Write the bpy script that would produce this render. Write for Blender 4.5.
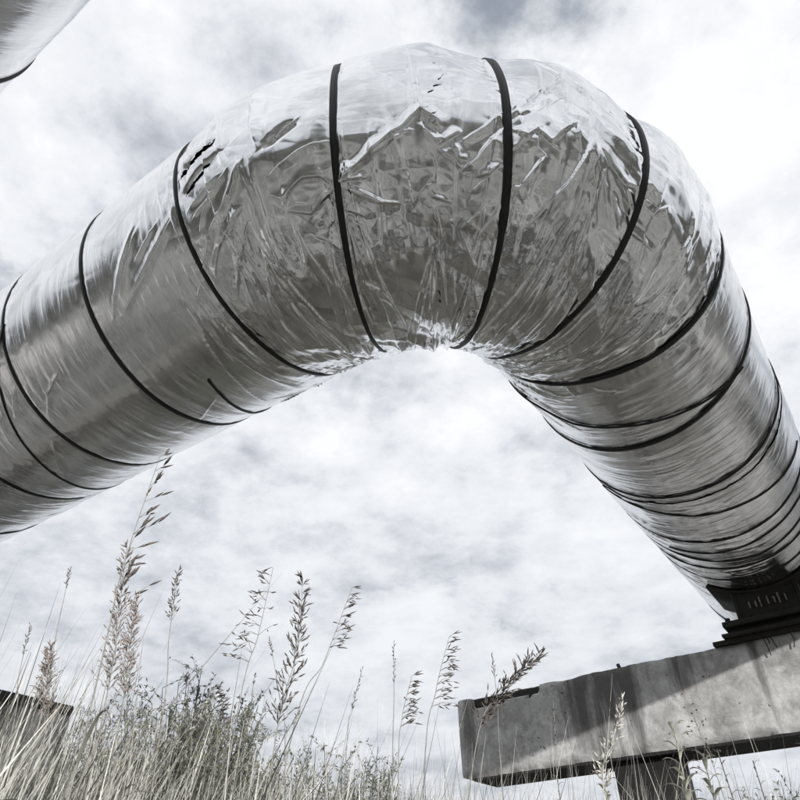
import bpy, bmesh, math, random
import numpy as np
from mathutils import Vector, Matrix, Quaternion

for o in list(bpy.data.objects):
    bpy.data.objects.remove(o)
scene = bpy.context.scene
COL = scene.collection
R_ = math.radians

# ------------------------------------------------------------------ camera
CAMZ = 0.55
PITCH, ROLL = 0.67673, -0.02957
fw = Vector((0, math.cos(PITCH), math.sin(PITCH)))
r0 = Vector((1, 0, 0)); u0 = r0.cross(fw)
rt = math.cos(ROLL)*r0 + math.sin(ROLL)*u0
up = -math.sin(ROLL)*r0 + math.cos(ROLL)*u0
cd = bpy.data.cameras.new('camera'); cam = bpy.data.objects.new('camera', cd); COL.objects.link(cam)
M = Matrix((rt, up, -fw)).transposed().to_4x4(); M.translation = Vector((0, 0, CAMZ)); cam.matrix_world = M
cd.sensor_width = 36; cd.lens = 36*662.89/800; cd.clip_start = 0.02; cd.clip_end = 3000
scene.camera = cam
scene.view_settings.view_transform = 'Standard'; scene.view_settings.look = 'None'
scene.view_settings.exposure = 0.0; scene.view_settings.gamma = 1
scene.view_settings.use_curve_mapping = False

# ------------------------------------------------------------------ geometry constants of the pipe run
PHI = 0.59081
dR = np.array([math.sin(PHI), math.cos(PHI), 0.0]); dL = np.array([-math.cos(PHI), math.sin(PHI), 0.0])
AX = np.array([0.3177, 1.1197, 2.5872])     # where the two axes of the near loop would cross
RAD, RB = 0.5, 0.8158                        # foil radius, bend radius of the axis
SB = RB*math.pi/4
GAP = 1.467                                  # spacing of the twin pipe
UPV = np.array([0, 0, 1.0])
def loc(a, b, z):                            # along right leg, along left leg, height above pipe axis
    return AX + a*dR + b*dL + np.array([0, 0, z])

# ------------------------------------------------------------------ sun and sky
sv = 0.45*(-dR) + 0.875*(-dL) + 0.185*UPV; sv /= np.linalg.norm(sv)
SUN_EL = math.asin(sv[2]); SUN_AZ = math.atan2(sv[0], sv[1])
ld = bpy.data.lights.new('sun', 'SUN'); ld.energy = 5.0; ld.angle = R_(0.6); ld.color = (1.0, 0.975, 0.94)
sun = bpy.data.objects.new('sun', ld); COL.objects.link(sun)
sun.rotation_mode = 'QUATERNION'; sun.rotation_quaternion = Vector(sv).to_track_quat('Z', 'Y'); sun.location = (6, -12, 12)

def nd(nt, t, **k):
    n = nt.nodes.new(t)
    for a, b in k.items():
        if a == 'ins':
            for i, v in b.items(): n.inputs[i].default_value = v
        else: setattr(n, a, b)
    return n
def lk(nt, a, b): nt.links.new(a, b)
def mth(nt, op, a, b=None, c=None, clamp=False):
    n = nt.nodes.new('ShaderNodeMath'); n.operation = op; n.use_clamp = clamp
    for i, v in enumerate((a, b, c)):
        if v is None: continue
        if isinstance(v, (int, float)): n.inputs[i].default_value = v
        else: nt.links.new(v, n.inputs[i])
    return n.outputs[0]
def ramp(nt, fac, stops, interp='LINEAR'):
    n = nt.nodes.new('ShaderNodeValToRGB'); n.color_ramp.interpolation = interp; e = n.color_ramp.elements
    while len(e) < len(stops): e.new(0.5)
    for i, (ps, c) in enumerate(stops):
        e[i].position = ps; e[i].color = (*c, 1) if len(c) == 3 else c
    nt.links.new(fac, n.inputs[0]); return n.outputs[0]
def mixc(nt, fac, a, b, mode='MIX'):
    n = nt.nodes.new('ShaderNodeMix'); n.data_type = 'RGBA'; n.blend_type = mode
    for i, v in ((0, fac), (6, a), (7, b)):
        if isinstance(v, (int, float)): n.inputs[i].default_value = v
        elif isinstance(v, tuple): n.inputs[i].default_value = (*v, 1)
        else: nt.links.new(v, n.inputs[i])
    return n.outputs[2]
def noise(nt, vec, scale, detail=4, rough=0.55, dist=0.0):
    n = nd(nt, 'ShaderNodeTexNoise', ins={'Scale': scale, 'Detail': detail, 'Roughness': rough, 'Distortion': dist})
    nt.links.new(vec, n.inputs['Vector']); return n.outputs[0]

def build_world():
    w = bpy.data.worlds.new('World'); scene.world = w; w.use_nodes = True; nt = w.node_tree; nt.nodes.clear()
    out = nd(nt, 'ShaderNodeOutputWorld'); bg = nd(nt, 'ShaderNodeBackground'); bg.inputs[1].default_value = 0.1
    sky = nd(nt, 'ShaderNodeTexSky'); sky.sky_type = 'NISHITA'; sky.sun_disc = False
    sky.sun_elevation = SUN_EL; sky.sun_rotation = SUN_AZ; sky.dust_density = 0.6; sky.ozone_density = 2.0
    tc = nd(nt, 'ShaderNodeTexCoord'); sp = nd(nt, 'ShaderNodeSeparateXYZ'); lk(nt, tc.outputs['Generated'], sp.inputs[0])
    # cloud layer seen in perspective: direction projected on a curved deck
    zz = mth(nt, 'ADD', mth(nt, 'MAXIMUM', sp.outputs[2], 0.0), 0.22)
    cx = nd(nt, 'ShaderNodeCombineXYZ'); lk(nt, mth(nt, 'DIVIDE', sp.outputs[0], zz), cx.inputs[0]); lk(nt, mth(nt, 'DIVIDE', sp.outputs[1], zz), cx.inputs[1])
    cx.inputs[2].default_value = CLOUD_SEED
    v = cx.outputs[0]
    big = noise(nt, v, 1.1, 3, 0.5, 0.4)
    bil = noise(nt, v, 3.8, 12, 0.60, 0.1)
    wsp = noise(nt, v, 11.0, 8, 0.6, 0.2)
    d = mth(nt, 'ADD', mth(nt, 'MULTIPLY', big, 0.46), mth(nt, 'ADD', mth(nt, 'MULTIPLY', bil, 0.40), mth(nt, 'MULTIPLY', wsp, 0.14)))
    cover = nd(nt, 'ShaderNodeMapRange', ins={1: 0.35, 2: 0.455, 3: 0.0, 4: 1.0}); cover.interpolation_type = 'SMOOTHSTEP'; lk(nt, d, cover.inputs[0])
    # sunlit tops against thicker grey bellies: density compared with the density a little towards the sun
    off = nd(nt, 'ShaderNodeVectorMath', operation='ADD'); lk(nt, v, off.inputs[0]); off.inputs[1].default_value = (0.05, -0.10, 0.0)
    bil2 = noise(nt, off.outputs[0], 3.8, 12, 0.60, 0.1)
    lit = mth(nt, 'SUBTRACT', bil, bil2)
    shade = noise(nt, v, 1.5, 9, 0.56, 0.15)
    sh2 = mth(nt, 'ADD', mth(nt, 'ADD', mth(nt, 'MULTIPLY', shade, 1.15), -0.06), mth(nt, 'ADD', mth(nt, 'MULTIPLY', lit, 0.95), mth(nt, 'MULTIPLY', mth(nt, 'SUBTRACT', wsp, 0.5), 0.45)))
    cc = ramp(nt, sh2, [(0.26, (4.8, 5.1, 5.7)), (0.40, (6.8, 7.05, 7.6)), (0.53, (8.5, 8.7, 9.1)), (0.76, (9.95, 10.1, 10.35))])
    # towards the horizon the deck is seen through more air
    hz = nd(nt, 'ShaderNodeMapRange', ins={1: 0.10, 2: 0.62, 3: 0.50, 4: 0.0}); lk(nt, sp.outputs[2], hz.inputs[0])
    cc = mixc(nt, hz.outputs[0], cc, (6.4, 6.8, 7.4))
    gapc = mixc(nt, 0.5, sky.outputs[0], (4.4, 4.9, 5.7))
    cv = mth(nt, 'ADD', mth(nt, 'MULTIPLY', cover.outputs[0], 0.85), 0.15)
    lk(nt, mixc(nt, cv, gapc, cc), bg.inputs[0]); lk(nt, bg.outputs[0], out.inputs[0])
CLOUD_SEED = 14.3
build_world()

# ------------------------------------------------------------------ helpers
def tag(o, label=None, cat=None, group=None, kind=None):
    if label: o['label'] = label
    if cat: o['category'] = cat
    if group: o['group'] = group
    if kind: o['kind'] = kind
    return o
def empty(name, l):
    o = bpy.data.objects.new(name, None); o.location = l; o.empty_display_size = 0.1; COL.objects.link(o); return o
def mesh_obj(name, V, F, mat, parent=None, smooth=True, uv=None, col=None):
    """V (n,3) array in world space, F (m,3|4) int array"""
    V = np.asarray(V, np.float32); F = np.asarray(F, np.int32); k = F.shape[1]
    me = bpy.data.meshes.new(name)
    if parent is not None: V = V - np.array(parent.matrix_world.translation if parent.type != 'EMPTY' else parent.location, np.float32)
    me.vertices.add(len(V)); me.vertices.foreach_set('co', V.ravel())
    me.loops.add(F.size); me.loops.foreach_set('vertex_index', F.ravel())
    me.polygons.add(len(F)); me.polygons.foreach_set('loop_start', np.arange(0, F.size, k, dtype=np.int32))
    try: me.polygons.foreach_set('loop_total', np.full(len(F), k, np.int32))
    except Exception: pass
    me.update(calc_edges=True); me.validate()
    if smooth: me.polygons.foreach_set('use_smooth', np.ones(len(me.polygons), bool))
    if uv is not None:
        l = me.uv_layers.new(name='uv'); l.data.foreach_set('uv', np.asarray(uv, np.float32)[F.ravel()].ravel())
    if col is not None:
        a = me.color_attributes.new('tint', 'FLOAT_COLOR', 'POINT'); c = np.ones((len(V), 4), np.float32); c[:, :3] = col; a.data.foreach_set('color', c.ravel())
    me.materials.append(mat)
    o = bpy.data.objects.new(name, me); COL.objects.link(o)
    if parent is not None: o.parent = parent
    return o
class MB:
    """collects triangles/quads of many small pieces into one mesh"""
    def __init__(s): s.V = []; s.F = []; s.C = []; s.n = 0
    def add(s, V, F, c=None):
        V = np.asarray(V, float); F = np.asarray(F, int)
        if F.shape[1] == 3: F = np.concatenate([F, F[:, 2:3]], 1)
        s.V.append(V); s.F.append(F+s.n); s.n += len(V)
        s.C.append(np.tile(np.array(c if c is not None else (1, 1, 1), float), (len(V), 1)))
    def tube(s, pts, rad, k=5, c=None, cap=True):
        pts = np.asarray(pts, float); n = len(pts); rad = np.broadcast_to(rad, (n,))
        T = np.gradient(pts, axis=0); T /= np.linalg.norm(T, axis=1)[:, None]+1e-9
        ref = np.array([0.3, 0.2, 0.93]) if abs(T[0, 2]) < 0.8 else np.array([1.0, 0.1, 0])
        A = np.cross(T, ref); A /= np.linalg.norm(A, axis=1)[:, None]+1e-9; B = np.cross(T, A)
        an = np.linspace(0, 2*np.pi, k, endpoint=False)
        V = pts[:, None]+rad[:, None, None]*(np.cos(an)[None, :, None]*A[:, None]+np.sin(an)[None, :, None]*B[:, None])
        F = [(i*k+j, i*k+(j+1) % k, (i+1)*k+(j+1) % k, (i+1)*k+j) for i in range(n-1) for j in range(k)]
        V = V.reshape(-1, 3)
        if cap:
            V = np.concatenate([V, pts[:1], pts[-1:]]); b = n*k
            F += [(b, (j+1) % k, j, j) for j in range(k)]+[(b+1, (n-1)*k+j, (n-1)*k+(j+1) % k, (n-1)*k+(j+1) % k) for j in range(k)]
        s.add(V, np.array(F), c)
    def build(s, name, mat, parent=None, smooth=True):
        V = np.concatenate(s.V); F = np.concatenate(s.F)
        q = F[F[:, 2] != F[:, 3]]; t = F[F[:, 2] == F[:, 3]][:, :3]
        F = np.concatenate([t, q[:, [0, 1, 2]], q[:, [0, 2, 3]]]) if len(t) else q
        return mesh_obj(name, V, F, mat, parent, smooth, None, np.concatenate(s.C))
def block(name, c0, c1, mat, parent, bev=0.006, jit=0.0, seed=0):
    """bevelled box in the (right leg, left leg, height) frame between two corners"""
    bm = bmesh.new(); bmesh.ops.create_cube(bm, size=1)
    c0 = np.array(c0, float); c1 = np.array(c1, float)
    for v in bm.verts: v.co = Vector((c0+c1)/2+(c1-c0)*np.array(v.co))
    bmesh.ops.bevel(bm, geom=bm.edges[:], offset=bev, segments=2, profile=0.6, affect='EDGES')
    rg = random.Random(seed)
    par = np.array(parent.location) if parent is not None else np.zeros(3)
    for v in bm.verts:
        w = loc(*v.co)-par
        v.co = Vector(w)+Vector((rg.uniform(-jit, jit), rg.uniform(-jit, jit), rg.uniform(-jit, jit)))
    bmesh.ops.recalc_face_normals(bm, faces=bm.faces[:])
    me = bpy.data.meshes.new(name); bm.to_mesh(me); bm.free(); me.materials.append(mat)
    o = bpy.data.objects.new(name, me); COL.objects.link(o)
    if parent is not None: o.parent = parent
    return o

# numpy value noise (smooth, non periodic)
def vnoise(x, y, seed):
    x = np.asarray(x, np.float64); y = np.asarray(y, np.float64)
    xi = np.floor(x).astype(np.int64); yi = np.floor(y).astype(np.int64); fx = x-xi; fy = y-yi
    fx = fx*fx*fx*(fx*(fx*6-15)+10); fy = fy*fy*fy*(fy*(fy*6-15)+10)
    def h(a, b):
        n = (a*374761393+b*668265263+seed*974634777) & 0xffffffff
        n = ((n ^ (n >> 13))*1274126177) & 0xffffffff
        return ((n ^ (n >> 16)) & 0xffff)/65535.0*2-1
    return (h(xi, yi)*(1-fx)+h(xi+1, yi)*fx)*(1-fy)+(h(xi, yi+1)*(1-fx)+h(xi+1, yi+1)*fx)*fy
def worley2(x, y, seed):
    """squared distance to the nearest jittered feature point: smooth dishes meeting in sharp ridges"""
    xi = np.floor(x).astype(np.int64); yi = np.floor(y).astype(np.int64); best = np.full(np.shape(x), 9.0)
    def h(a, b, k):
        n = (a*374761393+b*668265263+(seed*7+k)*974634777) & 0xffffffff
        n = ((n ^ (n >> 13))*1274126177) & 0xffffffff
        return ((n ^ (n >> 16)) & 0xffff)/65535.0
    for i in (-1, 0, 1):
        for j in (-1, 0, 1):
            a = xi+i; b = yi+j
            best = np.minimum(best, (a+h(a, b, 1)-x)**2+(b+h(a, b, 2)-y)**2)
    return best
def facets(x, y, seed):
    """piecewise flat relief: random heights joined by flat triangles"""
    def hh(a, b):
        n = (a*374761393+b*668265263+seed*974634777) & 0xffffffff
        n = ((n ^ (n >> 13))*1274126177) & 0xffffffff
        return ((n ^ (n >> 16)) & 0xffff)/65535.0*2-1
    u = x+0.5774*y; v = 1.1547*y; ui = np.floor(u).astype(np.int64); vi = np.floor(v).astype(np.int64); fu = u-ui; fv = v-vi
    A = hh(ui, vi); D = hh(ui+1, vi+1); Bq = hh(ui+1, vi); Cq = hh(ui, vi+1)
    flip = hh(ui+9000, vi) > 0                                   # cells are cut along either diagonal
    t1 = np.where(fu > fv, A+(Bq-A)*fu+(D-Bq)*fv, A+(Cq-A)*fv+(D-Cq)*fu)
    t2 = np.where(fu+fv < 1, A+(Bq-A)*fu+(Cq-A)*fv, D+(Cq-D)*(1-fu)+(Bq-D)*(1-fv))
    return np.where(flip, t1, t2)
def sst(a, b, x):
    t = np.clip((x-a)/(b-a), 0, 1); return t*t*(3-2*t)

# ------------------------------------------------------------------ materials
def new_mat(name):
    m = bpy.data.materials.new(name); m.use_nodes = True; nt = m.node_tree
    return m, nt, nt.nodes['Principled BSDF']
def bump(nt, bsdf, h, strength, dist):
    b = nd(nt, 'ShaderNodeBump', ins={'Strength': strength, 'Distance': dist}); lk(nt, h, b.inputs['Height']); lk(nt, b.outputs[0], bsdf.inputs['Normal'])
def m_foil():
    m, nt, b = new_mat('foil'); uvn = nd(nt, 'ShaderNodeUVMap', uv_map='uv')
    def mp(sx, sy):
        q = nd(nt, 'ShaderNodeMapping', ins={'Scale': (sx, sy, 1)}); lk(nt, uvn.outputs[0], q.inputs[0]); return q.outputs[0]
    streak = noise(nt, mp(90, 3.0), 1, 6, 0.66, 0.4)
    fine = noise(nt, mp(260, 14), 1, 3, 0.6, 0.3)
    cr = noise(nt, mp(30, 30), 1, 5, 0.65, 0.6)
    h = mth(nt, 'ADD', mth(nt, 'MULTIPLY', streak, 0.62), mth(nt, 'ADD', mth(nt, 'MULTIPLY', fine, 0.40), mth(nt, 'MULTIPLY', cr, 0.22)))
    def ridge(sx, sy, p, dist):
        q = mth(nt, 'SUBTRACT', 1.0, mth(nt, 'ABSOLUTE', mth(nt, 'MULTIPLY', mth(nt, 'SUBTRACT', noise(nt, mp(sx, sy), 1, 3, 0.5, dist), 0.5), 5.0)), clamp=True)
        return mth(nt, 'POWER', q, p)
    h = mth(nt, 'ADD', h, mth(nt, 'ADD', mth(nt, 'MULTIPLY', ridge(9, 1.6, 5.0, 0.5), 0.55), mth(nt, 'MULTIPLY', ridge(30, 7, 4.0, 0.7), 0.12)))
    su = nd(nt, 'ShaderNodeSeparateXYZ'); lk(nt, uvn.outputs[0], su.inputs[0])
    tight = nd(nt, 'ShaderNodeMapRange', ins={1: 0.45, 2: 0.95, 3: 0.16, 4: 1.0}); lk(nt, mth(nt, 'ABSOLUTE', su.outputs[0]), tight.inputs[0])   # grain of the wrap shows where it is pulled tight
    h = mth(nt, 'MULTIPLY', h, tight.outputs[0])
    bump(nt, b, h, 0.42, 0.0030)
    dirt = noise(nt, mp(5, 4), 1, 6, 0.62, 0.5)
    c = ramp(nt, dirt, [(0.30, (0.66, 0.665, 0.66)), (0.46, (0.86, 0.865, 0.87)), (0.7, (0.91, 0.915, 0.925))])
    lk(nt, c, b.inputs['Base Color']); b.inputs['Metallic'].default_value = 1.0
    rr = nd(nt, 'ShaderNodeMapRange', ins={1: 0.3, 2: 0.7, 3: 0.20, 4: 0.09}); lk(nt, dirt, rr.inputs[0]); lk(nt, rr.outputs[0], b.inputs['Roughness'])
    return m
def m_simple(name, c1, c2, scale, rough, metal=0.0, bstr=0.3, bdist=0.002, detail=5):
    m, nt, b = new_mat(name); tc = nd(nt, 'ShaderNodeTexCoord')
    n = noise(nt, tc.outputs['Object'], scale, detail, 0.6, 0.2)
    lk(nt, ramp(nt, n, [(0.3, c1), (0.7, c2)]), b.inputs['Base Color']); b.inputs['Roughness'].default_value = rough; b.inputs['Metallic'].default_value = metal
    if bstr: bump(nt, b, n, bstr, bdist)
    return m
def m_concrete():
    m, nt, b = new_mat('concrete'); uvn = nd(nt, 'ShaderNodeUVMap', uv_map='uv')     # uv: metres along the beam, metres below its top
    sp = nd(nt, 'ShaderNodeSeparateXYZ'); lk(nt, uvn.outputs[0], sp.inputs[0]); U, Vv = sp.outputs[0], sp.outputs[1]
    tc = nd(nt, 'ShaderNodeTexCoord'); ob = tc.outputs['Object']
    base = noise(nt, ob, 3.0, 8, 0.65, 0.3); fine = noise(nt, ob, 45, 5, 0.7)
    c = ramp(nt, mth(nt, 'ADD', mth(nt, 'MULTIPLY', base, 0.6), mth(nt, 'MULTIPLY', fine, 0.4)), [(0.34, (0.30, 0.297, 0.29)), (0.47, (0.54, 0.535, 0.53)), (0.60, (0.68, 0.675, 0.67))])
    # runs of soot washed down from the top edge
    cv = nd(nt, 'ShaderNodeCombineXYZ'); lk(nt, mth(nt, 'MULTIPLY', U, 9.0), cv.inputs[0]); lk(nt, mth(nt, 'MULTIPLY', Vv, 1.1), cv.inputs[1])
    run = noise(nt, cv.outputs[0], 1.0, 5, 0.6, 0.25)
    cv2 = nd(nt, 'ShaderNodeCombineXYZ'); lk(nt, mth(nt, 'MULTIPLY', U, 1.5), cv2.inputs[0]); lk(nt, mth(nt, 'MULTIPLY', Vv, 0.6), cv2.inputs[1])
    zone = noise(nt, cv2.outputs[0], 1.0, 2, 0.5)
    # the soaked stretch where the joint above leaks
    lob = mth(nt, 'SUBTRACT', 1.0, mth(nt, 'ABSOLUTE', mth(nt, 'DIVIDE', mth(nt, 'SUBTRACT', U, 1.14), 0.36)), clamp=True)
    fall = mth(nt, 'SUBTRACT', 1.0, mth(nt, 'MULTIPLY', Vv, 1.7), clamp=True)
    def lobe(c, w): return mth(nt, 'SUBTRACT', 1.0, mth(nt, 'ABSOLUTE', mth(nt, 'DIVIDE', mth(nt, 'SUBTRACT', U, c), w)), clamp=True)
    lob = mth(nt, 'ADD', lob, mth(nt, 'ADD', mth(nt, 'MULTIPLY', lobe(0.55, 0.30), 0.45), mth(nt, 'ADD', mth(nt, 'MULTIPLY', lobe(0.17, 0.05), 0.75), mth(nt, 'MULTIPLY', lobe(2.12, 0.14), 0.6))))
    k = mth(nt, 'ADD', run, mth(nt, 'ADD', mth(nt, 'MULTIPLY', lob, 0.30), mth(nt, 'MULTIPLY', mth(nt, 'SUBTRACT', zone, 0.5), 0.6)))
    k = mth(nt, 'SUBTRACT', k, mth(nt, 'MULTIPLY', mth(nt, 'SUBTRACT', 1.0, fall), 0.17))
    st = nd(nt, 'ShaderNodeMapRange', ins={1: 0.50, 2: 0.72, 3: 0.0, 4: 0.86}); lk(nt, k, st.inputs[0])
    c = mixc(nt, st.outputs[0], c, (0.055, 0.052, 0.05))
    gr = nd(nt, 'ShaderNodeMapRange', ins={1: 0.42, 2: 0.66, 3: 0.0, 4: 0.55}); lk(nt, mth(nt, 'ADD', noise(nt, ob, 7.0, 8, 0.7, 0.4), mth(nt, 'MULTIPLY', fall, 0.10)), gr.inputs[0])
    c = mixc(nt, gr.outputs[0], c, (0.13, 0.125, 0.12))
    vo = nd(nt, 'ShaderNodeTexVoronoi', ins={'Scale': 24.0}); wv = nd(nt, 'ShaderNodeTexNoise', ins={'Scale': 26.0, 'Detail': 3}); lk(nt, ob, wv.inputs['Vector']); wa = nd(nt, 'ShaderNodeVectorMath', operation='SCALE'); lk(nt, wv.outputs[1], wa.inputs[0]); wa.inputs['Scale'].default_value = 0.05
    wb = nd(nt, 'ShaderNodeVectorMath', operation='ADD'); lk(nt, ob, wb.inputs[0]); lk(nt, wa.outputs[0], wb.inputs[1]); lk(nt, wb.outputs[0], vo.inputs['Vector'])
    pit = nd(nt, 'ShaderNodeMapRange', ins={1: 0.10, 2: 0.17, 3: 1.0, 4: 0.0}); lk(nt, vo.outputs['Distance'], pit.inputs[0])
    sel = nd(nt, 'ShaderNodeMapRange', ins={1: 0.52, 2: 0.58, 3: 0.0, 4: 1.0}); lk(nt, noise(nt, ob, 6.0, 4, 0.7), sel.inputs[0])
    pt = mth(nt, 'MULTIPLY', pit.outputs[0], sel.outputs[0])
    c = mixc(nt, mth(nt, 'MULTIPLY', pt, 0.8), c, (0.06, 0.058, 0.055))
    lk(nt, c, b.inputs['Base Color']); b.inputs['Roughness'].default_value = 0.9; b.inputs['Specular IOR Level'].default_value = 0.25
    h = mth(nt, 'SUBTRACT', mth(nt, 'ADD', mth(nt, 'MULTIPLY', base, 1.0), mth(nt, 'MULTIPLY', fine, 0.35)), mth(nt, 'MULTIPLY', pt, 0.8))
    bump(nt, b, h, 0.6, 0.008)
    return m
def m_plant(name, rough=0.6, trans=0.35):
    """base colour comes from the tint given to each blade, leaf or spikelet; thin tissue lets light through"""
    m, nt, b = new_mat(name); a = nd(nt, 'ShaderNodeVertexColor', layer_name='tint')
    tc = nd(nt, 'ShaderNodeTexCoord'); n = noise(nt, tc.outputs['Object'], 60, 3)
    c = mixc(nt, 1.0, a.outputs[0], ramp(nt, n, [(0.3, (0.75, 0.75, 0.75)), (0.7, (1.1, 1.1, 1.1))]), 'MULTIPLY')
    lk(nt, c, b.inputs['Base Color']); b.inputs['Roughness'].default_value = rough; b.inputs['Specular IOR Level'].default_value = 0.3
    tr = nd(nt, 'ShaderNodeBsdfTranslucent'); lk(nt, c, tr.inputs[0]); mx = nd(nt, 'ShaderNodeMixShader'); mx.inputs[0].default_value = trans
    out = nt.nodes['Material Output']; lk(nt, b.outputs[0], mx.inputs[1]); lk(nt, tr.outputs[0], mx.inputs[2]); lk(nt, mx.outputs[0], out.inputs[0])
    return m
def m_ground():
    m, nt, b = new_mat('ground'); tc = nd(nt, 'ShaderNodeTexCoord'); ob = tc.outputs['Object']
    a = noise(nt, ob, 1.1, 5, 0.65, 0.8); f = noise(nt, ob, 9, 6, 0.7)
    s = mth(nt, 'ADD', mth(nt, 'MULTIPLY', a, 0.68), mth(nt, 'MULTIPLY', f, 0.32))
    lk(nt, ramp(nt, s, [(0.41, (0.03, 0.031, 0.029)), (0.48, (0.14, 0.14, 0.132)), (0.55, (0.48, 0.475, 0.455))]), b.inputs['Base Color'])
    b.inputs['Roughness'].default_value = 0.95; b.inputs['Specular IOR Level'].default_value = 0.1
    bump(nt, b, f, 0.8, 0.05); return m
FOIL = m_foil(); CONC = m_concrete(); GROUND = m_ground()
STRAP = m_simple('black_strap', (0.006, 0.006, 0.006), (0.018, 0.018, 0.018), 40, 0.55, 0, 0.3, 0.001)
WOOL = m_simple('insulation_wool', (0.012, 0.012, 0.011), (0.05, 0.048, 0.045), 30, 0.95, 0, 0.9, 0.01)
STEEL = m_simple('sooty_steel', (0.008, 0.008, 0.008), (0.028, 0.025, 0.022), 14, 0.75, 0.0, 0.5, 0.004)
RIB = m_simple('pale_rib', (0.10, 0.10, 0.10), (0.32, 0.31, 0.30), 60, 0.7, 0.0, 0.4, 0.002)  # pale tone for the small saddle ribs
BITU_SHADE = m_simple('tar_and_shade', (0.006, 0.006, 0.006), (0.022, 0.021, 0.020), 9, 0.8, 0.0, 0.7, 0.012)  # tar on the pillars, painted shade on the soffit plates
DRY = m_plant('dry_grass', 0.55, 0.30); LEAF = m_plant('leaf', 0.5, 0.35)

# ------------------------------------------------------------------ ground
def build_ground():
    xs = np.concatenate([-np.geomspace(900, 12, 14), np.linspace(-10, 10, 41), np.geomspace(12, 900, 14)])
    X, Y = np.meshgrid(xs, xs, indexing='ij')
    Z = 0.05*vnoise(X*0.8, Y*0.8, 5)*(np.hypot(X, Y) < 30)-0.05
    n = len(xs); I = np.arange(n*n).reshape(n, n)
    F = np.stack([I[:-1, :-1], I[1:, :-1], I[1:, 1:], I[:-1, 1:]], -1).reshape(-1, 4)
    o = mesh_obj('ground', np.stack([X, Y, Z], -1).reshape(-1, 3), F, GROUND)
    tag(o, 'rough meadow soil under the tall grass', 'ground', None, 'structure')
build_ground()

# ------------------------------------------------------------------ the foil wrapped pipes
def pipe_points(s, th, r, ax=AX):
    """surface point at run length s (0 = middle of the bend, + = right leg), angle th (0 = outer side, -90 = underside)"""
    C = ax+RB*(dR+dL)
    ang = np.where(s < -SB, math.pi/2, np.where(s > SB, 0.0, math.pi/4-s/RB))
    out = -(np.sin(ang)[..., None]*dR+np.cos(ang)[..., None]*dL)
    leg = np.maximum(s-SB, 0)[..., None]*dR+np.maximum(-s-SB, 0)[..., None]*dL
    return C+leg+out*(RB+r*np.cos(th))[..., None]+(r*np.sin(th))[..., None]*UPV
# straps: s = a + b cos(th) + c sin(th), half width (m)
STRAPS = [(-0.372, 0.045, 0.0, 0.0086), (0.014, -0.021, -0.010, 0.0090), (0.304, 0.011, -0.003, 0.0086),
          (-0.748, 0.004, -0.012, 0.0088), (-1.249, 0.008, 0.0, 0.0105), (-1.735, 0.0, 0.0, 0.0095), (-2.213, 0.0, 0.0, 0.0100),
          (0.642, 0.035, -0.008, 0.0105), (1.135, -0.053, -0.020, 0.0100), (1.668, -0.018, 0.004, 0.0072), (2.225, 0.015, -0.020, 0.0066),
          (2.658, 0.0, 0.0, 0.0060), (-2.75, 0.01, 0.0, 0.010), (-3.3, 0.0, 0.01, 0.010), (-3.85, 0.0, 0.01, 0.010), (2.86, -0.01, 0.01, 0.006), (4.0, 0.0, 0.02, 0.010), (4.6, 0.0, 0.0, 0.010)]
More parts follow.
